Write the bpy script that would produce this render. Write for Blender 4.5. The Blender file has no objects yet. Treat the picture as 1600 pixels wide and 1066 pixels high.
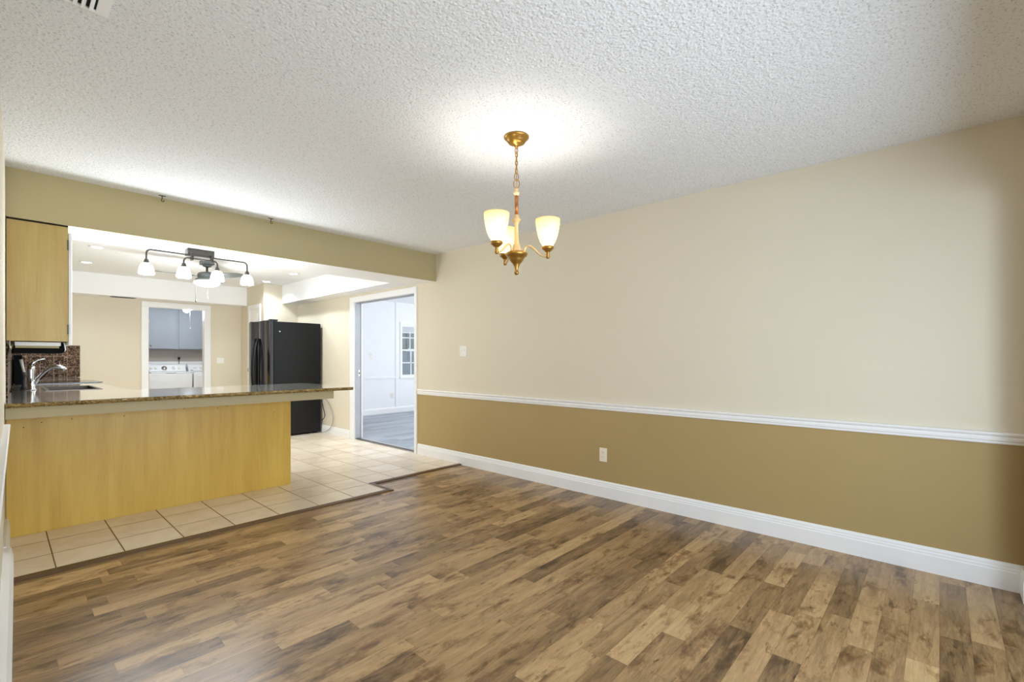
import bpy, bmesh, math, random
from mathutils import Vector, Matrix
random.seed(7)
PI = math.pi
S = bpy.context.scene
C = S.collection

# ------------------------------------------------------------------ camera, world, exposure
YAW = math.atan2(803, 732.4)
cam = bpy.data.cameras.new('camera')
cam_o = bpy.data.objects.new('camera', cam); C.objects.link(cam_o)
cam.sensor_fit = 'HORIZONTAL'; cam.sensor_width = 36.0
cam.lens = 732.4 / 1600 * 36
cam.shift_y = 27 / 1600
cam.clip_start = 0.02
cam_o.location = (0, 0, 1.20)
cam_o.rotation_euler = (PI / 2, 0, -YAW)
S.camera = cam_o

S.view_settings.view_transform = 'Standard'
S.view_settings.look = 'None'
S.view_settings.gamma = 1.0
S.view_settings.use_curve_mapping = False
S.view_settings.exposure = 0.37
S.cycles.max_bounces = 10
S.cycles.diffuse_bounces = 6
S.cycles.glossy_bounces = 4
S.cycles.transmission_bounces = 8
S.cycles.sample_clamp_indirect = 4.0
S.cycles.caustics_reflective = False
S.cycles.caustics_refractive = False

world = bpy.data.worlds.new('world'); S.world = world
world.use_nodes = True
world.node_tree.nodes['Background'].inputs[0].default_value = (0.55, 0.75, 1.0, 1)
world.node_tree.nodes['Background'].inputs[1].default_value = 0.9

def area(name, loc, rot, sx, sy, power, col=(1, 1, 1), spread=PI):
    l = bpy.data.lights.new(name, 'AREA'); l.shape = 'RECTANGLE'; l.size = sx; l.size_y = sy
    l.energy = power; l.color = col; l.spread = spread
    o = bpy.data.objects.new(name, l); C.objects.link(o); o.location = loc; o.rotation_euler = rot
    return o
def point(name, loc, power, col, rad=0.03):
    l = bpy.data.lights.new(name, 'POINT'); l.energy = power; l.color = col; l.shadow_soft_size = rad
    o = bpy.data.objects.new(name, l); C.objects.link(o); o.location = loc
    return o
def spot(name, loc, power, col, ang=2.4, blend=0.6, rad=0.05):
    l = bpy.data.lights.new(name, 'SPOT'); l.energy = power; l.color = col; l.spot_size = ang; l.spot_blend = blend
    l.shadow_soft_size = rad
    o = bpy.data.objects.new(name, l); C.objects.link(o); o.location = loc
    return o
# added fill light for the dining room, unseen behind the camera
area('fill_rear', (1.15, -1.2, 1.05), (PI / 2, 0, 0), 2.6, 1.5, 60, (0.82, 0.91, 1.0), 2.6)
# daylight of the bright sun room beyond the doorway
area('daylight_sun_room', (5.6, 4.25, 1.5), (PI / 2, 0, 0), 3.4, 2.0, 36, (0.91, 0.95, 1.0))
area('daylight_sun_room_side', (7.4, 6.6, 1.5), (0, PI / 2, 0), 2.0, 3.0, 31, (0.91, 0.95, 1.0))

XR = 3.526           # right wall
ZC = 2.44            # ceiling
YB = 4.45            # face of the dropped beam
def xl(y): return 0.031 + 0.019 * (y - 4.45)

# ------------------------------------------------------------------ materials
def lin(c):
    return tuple((v / 255 / 12.92) if v / 255 <= 0.04045 else ((v / 255 + 0.055) / 1.055) ** 2.4 for v in c) + (1,)
class NT:
    def __init__(s, name):
        s.m = bpy.data.materials.new(name); s.m.use_nodes = True
        s.t = s.m.node_tree; s.b = s.t.nodes['Principled BSDF']; s.out = s.t.nodes['Material Output']
    def n(s, typ, **kw):
        nd = s.t.nodes.new(typ)
        for k, v in kw.items():
            if k.startswith('i_'):
                key = k[2:]
                key = int(key) if key.isdigit() else key.replace('_', ' ')
                if isinstance(v, bpy.types.NodeSocket): s.t.links.new(v, nd.inputs[key])
                else: nd.inputs[key].default_value = v
            else: setattr(nd, k, v)
        return nd
    def l(s, a, b): s.t.links.new(a, b)
    def math(s, op, a, b=None, c=None):
        nd = s.t.nodes.new('ShaderNodeMath'); nd.operation = op
        for i, v in enumerate((a, b, c)):
            if v is None: continue
            if isinstance(v, bpy.types.NodeSocket): s.t.links.new(v, nd.inputs[i])
            else: nd.inputs[i].default_value = v
        return nd.outputs[0]
    def pos(s): return s.n('ShaderNodeTexCoord').outputs['Object']
    def mapped(s, sc, v=None):
        return s.n('ShaderNodeMapping', i_Vector=v or s.pos(), i_Scale=sc).outputs[0]
    def noise(s, scale, detail=3, rough=0.55, vec=None, dist=0.0):
        return s.n('ShaderNodeTexNoise', i_Vector=vec or s.pos(), i_Scale=scale, i_Detail=detail, i_Roughness=rough, i_Distortion=dist).outputs[0]
    def ramp(s, fac, stops, interp='LINEAR'):
        nd = s.n('ShaderNodeValToRGB', i_Fac=fac); cr = nd.color_ramp; cr.interpolation = interp
        while len(cr.elements) < len(stops): cr.elements.new(0.5)
        for e, (p, c) in zip(cr.elements, stops):
            e.position = p; e.color = c if len(c) == 4 else tuple(c) + (1,)
        return nd.outputs[0]
    def mix(s, fac, a, b, blend='MIX'):
        nd = s.t.nodes.new('ShaderNodeMix'); nd.data_type = 'RGBA'; nd.blend_type = blend
        for k, v in ((0, fac), (6, a), (7, b)):
            if isinstance(v, bpy.types.NodeSocket): s.t.links.new(v, nd.inputs[k])
            else: nd.inputs[k].default_value = v
        return nd.outputs[2]
    def bump(s, h, strength=0.3, dist=0.01):
        nd = s.n('ShaderNodeBump', i_Height=h, i_Strength=strength, i_Distance=dist)
        s.l(nd.outputs[0], s.b.inputs['Normal'])
    def base(s, c):
        if isinstance(c, bpy.types.NodeSocket): s.l(c, s.b.inputs['Base Color'])
        else: s.b.inputs['Base Color'].default_value = c
    def set(s, rough=0.5, metal=0.0, spec=0.5):
        if isinstance(rough, bpy.types.NodeSocket): s.l(rough, s.b.inputs['Roughness'])
        else: s.b.inputs['Roughness'].default_value = rough
        s.b.inputs['Metallic'].default_value = metal
        s.b.inputs['Specular IOR Level'].default_value = spec
        return s
def simple(name, rgb, rough=0.5, metal=0.0, spec=0.5, vary=0.03, vs=6.0, bump=0.0, bs=200.0):
    t = NT(name); c = lin(rgb)
    n = t.noise(vs, 3)
    lo = tuple(v * (1 - vary) for v in c[:3]) + (1,); hi = tuple(min(1, v * (1 + vary)) for v in c[:3]) + (1,)
    t.base(t.ramp(n, [(0.3, lo), (0.7, hi)])); t.set(rough, metal, spec)
    if bump: t.bump(t.noise(bs, 2), bump, 0.002)
    return t.m
def emis(name, col, strength, base=(1, 1, 1, 1)):
    t = NT(name); t.base(base); t.b.inputs['Emission Color'].default_value = tuple(col) + (1,)
    t.b.inputs['Emission Strength'].default_value = strength
    return t.m

M = {}
M['wall'] = simple('wall_paint_cream', (220, 211, 191), 0.75, spec=0.25, vary=0.012, vs=1.2, bump=0.12, bs=260)
M['wall_low'] = simple('wall_paint_tan', (172, 149, 102), 0.6, spec=0.3, vary=0.02, vs=1.5, bump=0.12, bs=260)
M['beam'] = simple('wall_paint_beam_shaded', (186, 173, 134), 0.75, spec=0.25, vary=0.015, vs=1.2, bump=0.12, bs=260)  # upper wall paint, more olive, with the beam's shade mixed into the colour
M['white'] = simple('white_gloss_paint', (240, 240, 240), 0.35, vary=0.01)
M['white_matte'] = simple('white_matte_paint', (248, 249, 250), 0.8, spec=0.2, vary=0.01, vs=2, bump=0.1, bs=180)
M['room_wall'] = simple('sun_room_wall_paint', (240, 241, 243), 0.7, spec=0.2, vary=0.008)
M['laundry_wall'] = simple('laundry_wall_paint', (178, 170, 164), 0.8, spec=0.2, vary=0.02)
M['laundry_cab'] = simple('laundry_cabinet_paint', (142, 149, 159), 0.65, vary=0.02)
M['appl_white'] = simple('appliance_white_enamel', (238, 240, 243), 0.25, vary=0.005)
M['grey_plastic'] = simple('grey_plastic', (150, 152, 155), 0.45)
M['silver'] = simple('shaded_jamb_grey', (172, 177, 186), 0.5, vary=0.03)  # grey takes in the shade on the doorway jamb
M['dark_grey'] = simple('dark_grey_plastic', (60, 60, 62), 0.5)
M['black'] = simple('black_plastic', (10, 10, 11), 0.35, vary=0.0)
M['hole_shade'] = simple('painted_gap_shade', (20, 18, 14), 0.9, vary=0.0)  # near black that paints the shade in holes and gaps
M['black_matte'] = simple('matte_black_enamel', (7, 7, 8), 0.75, vary=0.0, spec=0.15)
M['ivory'] = simple('ivory_plastic', (238, 229, 208), 0.4, vary=0.01)
M['plate_white'] = simple('white_plastic', (235, 233, 226), 0.4, vary=0.01)
M['nickel'] = simple('brushed_nickel', (190, 186, 178), 0.28, metal=1.0, vary=0.03, vs=30)
M['chrome'] = simple('chrome_metal', (225, 228, 232), 0.1, metal=1.0, vary=0.01)
M['steel'] = simple('stainless_steel', (92, 84, 76), 0.3, metal=1.0, vary=0.05, vs=20)
M['fan_metal'] = simple('fan_silver_paint', (112, 118, 116), 0.35, metal=0.5, vary=0.04)
M['track_dark'] = simple('dark_bronze_metal', (74, 70, 66), 0.4, metal=0.7, vary=0.08, vs=20)
M['gold'] = simple('antique_gold_metal', (168, 128, 62), 0.32, metal=0.85, vary=0.14, vs=25)
M['pale_gold'] = simple('pale_gold_paint', (222, 190, 140), 0.4, metal=0.25, vary=0.07, vs=25)
M['copper'] = simple('copper_metal', (176, 112, 62), 0.35, metal=0.8, vary=0.1, vs=25)
M['apron'] = simple('beige_painted_board', (182, 168, 130), 0.6, vary=0.03)
M['hook'] = simple('blackened_brass', (92, 84, 70), 0.45, metal=0.6)
M['cord_grey'] = simple('grey_cable', (140, 140, 134), 0.5)
M['hedge'] = simple('hedge_leaves', (70, 104, 96), 0.8, vary=0.35, vs=18)
M['siding'] = simple('neighbour_siding', (62, 96, 108), 0.7, vary=0.05)

def mat_popcorn():
    t = NT('popcorn_ceiling'); p = t.pos()
    v = t.n('ShaderNodeTexVoronoi', i_Vector=p, i_Scale=80.0, feature='SMOOTH_F1', i_Randomness=1.0).outputs[0]
    n1 = t.noise(115, 3, 0.6); n2 = t.noise(34, 2, 0.5)
    h = t.math('ADD', t.math('MULTIPLY', n1, 0.7), t.math('MULTIPLY', n2, 0.5))
    h = t.math('SUBTRACT', h, t.math('MULTIPLY', v, 0.5))
    # smoother patched band close to the beam
    y = t.n('ShaderNodeSeparateXYZ', i_Vector=p).outputs[1]
    pit_shade = t.ramp(t.noise(105, 2, 0.5), [(0.33, lin((206, 206, 206))), (0.42, lin((238, 240, 243)))])  # shade of the texture's pits painted in as darker spots
    t.base(pit_shade); t.set(0.9, spec=0.15)
    t.bump(h, 0.8, 0.009)
    return t.m
M['popcorn'] = mat_popcorn()

def mat_plank(name, tones, w, knots=True, rough=0.3, Lmin=0.38, Lvar=0.5, dark=0.5, axis='X'):
    t = NT(name); p = t.pos()
    sep = t.n('ShaderNodeSeparateXYZ', i_Vector=p); x, y = sep.outputs[0], sep.outputs[1]
    if axis == 'Y': x, y = y, x
    r = t.math('DIVIDE', y, w); row = t.math('FLOOR', r); fy = t.math('FRACT', r)
    rr = t.n('ShaderNodeTexWhiteNoise', noise_dimensions='1D', i_W=row).outputs[0]
    rr2 = t.n('ShaderNodeTexWhiteNoise', noise_dimensions='1D', i_W=t.math('ADD', row, 137.3)).outputs[0]
    L = t.math('MULTIPLY_ADD', rr2, Lvar, Lmin)
    q = t.math('ADD', t.math('DIVIDE', x, L), t.math('MULTIPLY', rr, 17.31))
    cell = t.math('FLOOR', q); fx = t.math('FRACT', q)
    cv = t.n('ShaderNodeCombineXYZ', i_0=cell, i_1=row).outputs[0]
    rnd = t.n('ShaderNodeTexWhiteNoise', noise_dimensions='2D', i_Vector=cv)
    rv = rnd.outputs[0]
    off = t.n('ShaderNodeCombineXYZ', i_0=t.math('MULTIPLY', rv, 31.0), i_1=t.math('MULTIPLY', rr, 13.0), i_2=rv).outputs[0]
    vec = t.n('ShaderNodeVectorMath', operation='ADD', i_0=p, i_1=off).outputs[0]
    sg = (2.4, 17, 1) if axis == 'X' else (17, 2.4, 1)
    sk = (3.2, 7.5, 1) if axis == 'X' else (7.5, 3.2, 1)
    g = t.noise(1.6, 6, 0.62, t.mapped(sg, vec), 0.6)
    g2 = t.noise(3.0, 6, 0.65, t.mapped((sg[0] * 2, sg[1] * 2.6, 1), vec), 0.3)
    k = t.noise(1.25, 7, 0.66, t.mapped(sk, vec), 0.25)
    v = t.math('ADD', t.math('MULTIPLY', rv, 0.40), t.math('MULTIPLY', g, 0.64))
    v = t.math('ADD', v, t.math('MULTIPLY_ADD', g2, 0.34, -0.20))
    col = t.ramp(v, [(0.22, lin(tones[0])), (0.48, lin(tones[1])), (0.85, lin(tones[2]))])
    if knots:
        kk = t.ramp(k, [(0.52, (1, 1, 1)), (0.58, (0.68, 0.62, 0.55)), (0.66, (0.30, 0.24, 0.17))])
        col = t.mix(dark, col, kk, 'MULTIPLY')
        sp = t.noise(3.4, 7, 0.74, t.mapped((2.2, 6.5, 1), vec), 0.3)
        col = t.mix(0.9, col, t.ramp(sp, [(0.58, (1, 1, 1)), (0.63, (0.58, 0.51, 0.43)), (0.69, (0.24, 0.18, 0.13))]), 'MULTIPLY')
    ey = t.math('MINIMUM', fy, t.math('SUBTRACT', 1.0, fy))
    ex = t.math('MULTIPLY', t.math('MINIMUM', fx, t.math('SUBTRACT', 1.0, fx)), t.math('DIVIDE', L, w))
    e = t.math('MINIMUM', ey, ex)
    seam = t.ramp(e, [(0.0, (0.62, 0.58, 0.54)), (0.022, (1, 1, 1))])
    col = t.mix(0.8, col, seam, 'MULTIPLY')
    t.base(col)
    t.set(t.math('MULTIPLY_ADD', g2, 0.14, rough - 0.06), spec=0.48)
    t.bump(t.math('ADD', t.math('MULTIPLY', g2, 0.4), t.ramp(e, [(0, (0, 0, 0)), (0.03, (1, 1, 1))])), 0.10, 0.002)
    return t.m
M['wood'] = mat_plank('laminate_wood_floor', [(92, 69, 44), (153, 122, 83), (201, 168, 121)], 0.1, rough=0.29, dark=0.95)
M['wood_grey'] = mat_plank('grey_plank_floor', [(120, 128, 140), (152, 160, 172), (180, 187, 198)], 0.15, knots=False, rough=0.35, Lmin=0.9)

def mat_tile():
    t = NT('ceramic_floor_tile'); p = t.pos(); sep = t.n('ShaderNodeSeparateXYZ', i_Vector=p)
    P = 0.3055
    qx = t.math('DIVIDE', t.math('SUBTRACT', sep.outputs[0], 0.222), P); qy = t.math('DIVIDE', t.math('SUBTRACT', sep.outputs[1], 3.69), P)
    fx, fy = t.math('FRACT', qx), t.math('FRACT', qy)
    cv = t.n('ShaderNodeCombineXYZ', i_0=t.math('FLOOR', qx), i_1=t.math('FLOOR', qy)).outputs[0]
    rv = t.n('ShaderNodeTexWhiteNoise', noise_dimensions='2D', i_Vector=cv).outputs[0]
    ex = t.math('MINIMUM', fx, t.math('SUBTRACT', 1.0, fx)); ey = t.math('MINIMUM', fy, t.math('SUBTRACT', 1.0, fy))
    e = t.math('MINIMUM', ex, ey)
    n = t.noise(4.5, 5, 0.6, None, 0.5)
    v = t.math('ADD', t.math('MULTIPLY', n, 0.8), t.math('MULTIPLY', rv, 0.25))
    col = t.ramp(v, [(0.3, lin((222, 203, 176))), (0.55, lin((234, 219, 196))), (0.8, lin((242, 230, 212)))])
    g = t.ramp(e, [(0.009, (1, 1, 1)), (0.016, (0, 0, 0))])
    col = t.mix(g, col, lin((132, 104, 66)))
    t.base(col); t.set(t.math('MULTIPLY_ADD', g, 0.5, 0.26))
    t.bump(t.ramp(e, [(0.008, (0, 0, 0)), (0.03, (1, 1, 1))]), 0.35, 0.003)
    return t.m
M['tile'] = mat_tile()

def mat_maple(name, tones, rough=0.4):
    t = NT(name)
    g = t.noise(1.3, 4, 0.6, t.mapped((7, 7, 0.7)), 0.4)
    g2 = t.noise(2.0, 5, 0.6, t.mapped((60, 60, 2.2)))
    v = t.math('ADD', t.math('MULTIPLY', g, 0.75), t.math('MULTIPLY', g2, 0.25))
    t.base(t.ramp(v, [(0.35, lin(tones[0])), (0.52, lin(tones[1])), (0.68, lin(tones[2]))])); t.set(rough)
    return t.m
M['maple'] = mat_maple('golden_maple_veneer', [(204, 164, 70), (216, 180, 82), (224, 191, 96)])
M['maple_dull'] = mat_maple('faded_maple_veneer', [(178, 150, 84), (188, 162, 98), (196, 172, 110)])

def mat_granite(name='speckled_granite', edge=False):
    t = NT(name)
    n1 = t.noise(38 if edge else 30, 5, 0.7, t.mapped((1, 1, 1.6 if edge else 1)), 1.2); n2 = t.noise(150, 3, 0.7)
    v = t.math('ADD', t.math('MULTIPLY', n1, 0.75), t.math('MULTIPLY', n2, 0.3))
    t.base(t.ramp(v, [(0.36, lin((46, 36, 22) if edge else (84, 78, 68))), (0.46, lin((126, 98, 50) if edge else (150, 146, 136))), (0.56, lin((176, 146, 84) if edge else (192, 189, 180))), (0.68, lin((196, 176, 124) if edge else (224, 222, 216)))]))
    t.set(0.25 if edge else 0.10, spec=0.6)
    if not edge: t.b.inputs['Coat Weight'].default_value = 1.0; t.b.inputs['Coat Roughness'].default_value = 0.10; t.b.inputs['Coat IOR'].default_value = 1.6
    if edge: t.bump(n1, 1.0, 0.02)
    return t.m
M['granite'] = mat_granite()
M['granite_edge'] = mat_granite('chiselled_granite_edge', True)

def mat_black_fridge():
    t = NT('black_textured_enamel'); t.base(lin((9, 10, 12))); t.set(0.42, spec=0.3)
    t.bump(t.noise(420, 2), 0.25, 0.001); return t.m
M['fridge_side'] = mat_black_fridge()
M['fridge_door'] = simple('black_gloss_enamel', (16, 17, 20), 0.10, vary=0.0, spec=0.7)

def mat_tin():
    t = NT('bronze_pressed_tin'); p = t.pos()
    n = t.noise(34, 3, 0.5, None, 2.2)
    t.base(t.ramp(n, [(0.38, lin((26, 18, 13))), (0.52, lin((78, 56, 42))), (0.68, lin((176, 148, 124)))]))
    t.set(0.35, metal=0.7); t.bump(n, 0.9, 0.012); return t.m
M['tin'] = mat_tin()
M['tin_seam'] = simple('bronze_tin_seam', (150, 122, 102), 0.4, metal=0.4, vary=0.05)

def mat_shade():
    t = NT('frosted_glass_shade'); nt = t.t
    tr = t.n('ShaderNodeBsdfTranslucent', i_Color=(1.0, 0.86, 0.56, 1)); rf = t.n('ShaderNodeBsdfRefraction', i_Color=(1.0, 0.92, 0.7, 1), i_Roughness=0.55, i_IOR=1.25); gl = t.n('ShaderNodeBsdfGlossy', i_Roughness=0.3)
    df = t.n('ShaderNodeBsdfDiffuse', i_Color=(0.95, 0.88, 0.68, 1))
    m1 = t.n('ShaderNodeMixShader', i_0=0.35, i_1=tr.outputs[0], i_2=df.outputs[0]); m1 = t.n('ShaderNodeMixShader', i_0=0.22, i_1=m1.outputs[0], i_2=rf.outputs[0])
    m2 = t.n('ShaderNodeMixShader', i_0=0.06, i_1=m1.outputs[0], i_2=gl.outputs[0])
    em = t.n('ShaderNodeEmission', i_Color=(1.0, 0.80, 0.42, 1), i_Strength=0.12)
    ad = t.n('ShaderNodeAddShader', i_0=m2.outputs[0], i_1=em.outputs[0])
    nt.links.new(ad.outputs[0], t.out.inputs[0]); return t.m
M['shade'] = mat_shade()
M['bulb_warm'] = emis('warm_bulb_glow', (1.0, 0.95, 0.87), 118)
M['glow_white'] = emis('white_lamp_glow', (1.0, 0.99, 0.97), 6)
M['glow_disc'] = emis('white_disc_glow', (1.0, 0.98, 0.95), 12)
M['glow_cool'] = emis('cool_bulb_glow', (0.85, 0.95, 1.0), 22)
def mat_glass():
    t = NT('window_glass'); nt = t.t
    tr = t.n('ShaderNodeBsdfTransparent', i_Color=(0.92, 0.97, 0.98, 1)); gl = t.n('ShaderNodeBsdfGlossy', i_Roughness=0.02)
    m = t.n('ShaderNodeMixShader', i_0=0.07, i_1=tr.outputs[0], i_2=gl.outputs[0]); nt.links.new(m.outputs[0], t.out.inputs[0]); return t.m
M['glass'] = mat_glass()
M['blind'] = simple('white_blind_slats', (240, 242, 245), 0.6, vary=0.0)

# ------------------------------------------------------------------ mesh helpers
class MB:
    def __init__(s): s.bm = bmesh.new(); s.mats = []
    def mi(s, m):
        if m is None: return 0
        if m not in s.mats: s.mats.append(m)
        return s.mats.index(m)
    def _fin(s, vs, m, M4=None, smooth=False):
        if M4 is not None: bmesh.ops.transform(s.bm, matrix=M4, verts=vs)
        k = s.mi(m)
        for f in {f for v in vs for f in v.link_faces}: f.material_index = k; f.smooth = smooth
    def box(s, x0, x1, y0, y1, z0, z1, m=None, bev=0.0, rot=None, seg=2):
        r = bmesh.ops.create_cube(s.bm, size=1.0); vs = r['verts']
        bmesh.ops.transform(s.bm, matrix=Matrix.Translation(((x0 + x1) / 2, (y0 + y1) / 2, (z0 + z1) / 2)) @ Matrix.Diagonal((abs(x1 - x0), abs(y1 - y0), abs(z1 - z0), 1)), verts=vs)
        k = s.mi(m)
        for f in {f for v in vs for f in v.link_faces}: f.material_index = k
        if bev > 0:
            es = list({e for v in vs for e in v.link_edges})
            r2 = bmesh.ops.bevel(s.bm, geom=es, offset=bev, segments=seg, affect='EDGES', profile=0.5)
            vs = list({v for f in r2['faces'] for v in f.verts} | {v for v in vs if v.is_valid})
            for f in {f for v in vs for f in v.link_faces}: f.material_index = k
        if rot is not None: bmesh.ops.transform(s.bm, matrix=rot, verts=vs)
        return vs
    def prism(s, pts, axis, a, b, m=None, smooth=False):
        """extrude a closed 2-D outline along an axis (other two axes in xyz order)"""
        def P(p, t):
            q = list(p)
            q.insert({'x': 0, 'y': 1, 'z': 2}[axis], t); return Vector(q)
        A = [s.bm.verts.new(P(p, a)) for p in pts]; B = [s.bm.verts.new(P(p, b)) for p in pts]
        k = s.mi(m); fs = [s.bm.faces.new(A), s.bm.faces.new(list(reversed(B)))]
        n = len(pts)
        for i in range(n):
            j = (i + 1) % n; f = s.bm.faces.new((A[j], A[i], B[i], B[j])); f.smooth = smooth; fs.append(f)
        for f in fs: f.material_index = k
        bmesh.ops.recalc_face_normals(s.bm, faces=fs)
        return A + B
    def lathe(s, prof, c, m=None, n=32, M4=None, smooth=True, cap=True):
        k = s.mi(m); rings = []; fs = []
        for r, z in prof:
            if r < 1e-6: rings.append([s.bm.verts.new((0, 0, z))])
            else: rings.append([s.bm.verts.new((r * math.cos(2 * PI * i / n), r * math.sin(2 * PI * i / n), z)) for i in range(n)])
        for a, b in zip(rings, rings[1:]):
            if len(a) == 1 and len(b) == 1: continue
            for i in range(n):
                j = (i + 1) % n
                if len(a) == 1: f = s.bm.faces.new((a[0], b[i], b[j]))
                elif len(b) == 1: f = s.bm.faces.new((a[i], a[j], b[0]))
                else: f = s.bm.faces.new((a[i], a[j], b[j], b[i]))
                fs.append(f)
        if cap:
            for rg in (rings[0], rings[-1]):
                if len(rg) > 1: fs.append(s.bm.faces.new(rg))
        for f in fs: f.material_index = k; f.smooth = smooth
        bmesh.ops.recalc_face_normals(s.bm, faces=fs)
        vs = [v for r in rings for v in r]
        T = Matrix.Translation(c) @ (M4 if M4 is not None else Matrix())
        bmesh.ops.transform(s.bm, matrix=T, verts=vs)
        return vs
    def tube(s, pts, r, m=None, n=10, closed=False, smooth=True):
        pts = [Vector(p) for p in pts]; N = len(pts); k = s.mi(m); rings = []; fs = []
        rad = r if isinstance(r, (list, tuple)) else [r] * N
        up = None
        for i, p in enumerate(pts):
            if closed: d = pts[(i + 1) % N] - pts[i - 1]
            else: d = pts[min(i + 1, N - 1)] - pts[max(i - 1, 0)]
            d.normalize()
            if up is None: up = d.orthogonal().normalized()
            up = (up - d * up.dot(d)); up = up.normalized() if up.length > 1e-6 else d.orthogonal().normalized()
            w = d.cross(up)
            rings.append([s.bm.verts.new(p + (up * math.cos(2 * PI * q / n) + w * math.sin(2 * PI * q / n)) * rad[i]) for q in range(n)])
        for i in range(N if closed else N - 1):
            a, b = rings[i], rings[(i + 1) % N]
            off = 0
            if closed and i == N - 1:
                off = min(range(n), key=lambda o: sum((a[q].co - b[(q + o) % n].co).length for q in range(0, n, 2)))
            for q in range(n):
                fs.append(s.bm.faces.new((a[q], a[(q + 1) % n], b[(q + 1 + off) % n], b[(q + off) % n])))
        if not closed: fs += [s.bm.faces.new(rings[0]), s.bm.faces.new(rings[-1])]
        for f in fs: f.material_index = k; f.smooth = smooth
        bmesh.ops.recalc_face_normals(s.bm, faces=fs)
        return [v for g in rings for v in g]
    def sphere(s, c, r, m=None, u=20, v=12, sc=(1, 1, 1)):
        rr = bmesh.ops.create_uvsphere(s.bm, u_segments=u, v_segments=v, radius=1.0)
        s._fin(rr['verts'], m, Matrix.Translation(c) @ Matrix.Diagonal((r * sc[0], r * sc[1], r * sc[2], 1)), True)
        return rr['verts']
    def build(s, name, m=None, parent=None, at=None):
        """link as one mesh object; 'at' is the world point that becomes the object's origin"""
        me = bpy.data.meshes.new(name)
        if at is not None: bmesh.ops.translate(s.bm, vec=-Vector(at), verts=s.bm.verts[:])
        s.bm.to_mesh(me); s.bm.free()
        for mm in (s.mats or [m]): me.materials.append(mm)
        o = bpy.data.objects.new(name, me); C.objects.link(o)
        if at is not None: o.location = at
        if parent is not None:
            o.parent = parent; o.matrix_parent_inverse = Matrix.Translation(-parent.location) if False else Matrix()
            if at is None and parent.location.length > 0: o.location = -parent.location
            elif at is not None: o.location = Vector(at) - parent.location
        return o
def tag(o, label, cat, group=None, kind=None):
    o['label'] = label; o['category'] = cat
    if group: o['group'] = group
    if kind: o['kind'] = kind
    return o
def struct(o, label, cat): return tag(o, label, cat, None, 'structure')
def empty(name, loc, label, cat, group=None, kind=None):
    o = bpy.data.objects.new(name, None); C.objects.link(o); o.location = loc; o.empty_display_size = 0.1
    return tag(o, label, cat, group, kind)
# parts are modelled in world coordinates and parented to an Empty; sub-parts sit under a part whose own origin is the Empty's
def part(mb, name, m, root): return mb.build(name, m, root)
def sub(mb, name, m, prt):
    o = mb.build(name, m); o.parent = prt
    return o      # the part already carries the offset, so the sub-part inherits it
def copy_tree(o, parent=None):
    c = o.copy(); C.objects.link(c)
    if parent is not None: c.parent = parent
    for ch in list(o.children): copy_tree(ch, c)
    return c

# ------------------------------------------------------------------ room shell
b = MB(); b.prism([(-0.6, -1.2), (XR + 0.6, -1.2), (XR + 0.6, 4.06), (-0.6, 4.06)], 'z', -0.08, 0.0)
struct(b.build('floor', M['wood']), 'brown laminate plank floor of the dining room', 'floor')
b = MB(); b.prism([(0.0, 3.70), (2.375, 3.70), (2.375, 4.01), (XR, 4.01), (XR, 4.82), (XR + 0.13, 4.82), (XR + 0.13, 6.36), (XR, 6.36), (XR, 9.35), (2.39, 9.35), (2.39, 9.45), (1.62, 9.45), (1.62, 9.35), (0.0, 9.35)], 'z', 0.0003, 0.010)
struct(b.build('floor_tile', M['tile']), 'cream ceramic tile floor of the kitchen with brown grout', 'floor')
t = NT('dark_transition_strip'); t.base(lin((92, 66, 36))); t.set(0.4); M['strip'] = t.m
b = MB()
b.prism([(3.655, 0.0), (3.662, 0.010), (3.690, 0.014), (3.700, 0.014), (3.700, 0.0)], 'x', 0.05, 2.395)
b.prism([(3.965, 0.0), (3.972, 0.010), (4.000, 0.014), (4.010, 0.014), (4.010, 0.0)], 'x', 2.375, XR - 0.015)
b.prism([(2.420, 0.0), (2.413, 0.010), (2.385, 0.014), (2.375, 0.014), (2.375, 0.0)], 'y', 3.655, 4.01)
struct(b.build('trim_4', M['strip']), 'dark brown transition strip between plank floor and kitchen tile', 'trim')

b = MB(); b.prism([(-0.6, -1.2), (XR + 0.13, -1.2), (XR + 0.13, YB + 0.02), (-0.6, YB + 0.02)], 'z', ZC, ZC + 0.1)
struct(b.build('ceiling', M['popcorn']), 'grey white popcorn textured ceiling of the dining room', 'ceiling')
b = MB(); b.prism([(-0.1, YB + 0.02), (XR + 0.13, YB + 0.02), (XR + 0.13, 9.45), (-0.1, 9.45)], 'z', ZC, ZC + 0.1)
struct(b.build('ceiling_kitchen', M['white_matte']), 'smooth white kitchen ceiling with recessed lights', 'ceiling')

# left wall (turned about one degree), right wall with two paints, walls of the kitchen
b = MB(); b.prism([(xl(-0.4), -0.4), (xl(9.45), 9.45), (-0.25, 9.45), (-0.25, -0.4)], 'z', 0, ZC)
struct(b.build('wall_left', M['wall']), 'cream wall along the left edge of the photo', 'wall')
b = MB(); W = 0.13
b.box(XR, XR + W, -0.32, 4.82, 0, 0.785, M['wall_low']); b.box(XR, XR + W, -0.32, 4.82, 0.785, ZC, M['wall'])
b.box(XR, XR + W, 4.82, 6.36, 2.035, ZC, M['wall']); b.box(XR, XR + W, 6.36, 9.45, 0, ZC, M['wall'])
struct(b.build('wall_right'), 'long right wall, cream above and tan below the chair rail', 'wall')
b = MB()
b.box(-0.1, 1.61, 9.35, 9.45, 0, ZC); b.box(2.40, XR, 9.35, 9.45, 0, ZC); b.box(1.61, 2.40, 9.35, 9.45, 2.03, ZC)
struct(b.build('wall_far', M['wall']), 'cream far kitchen wall with the laundry doorway', 'wall')
b = MB(); BX = 2.968
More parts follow.
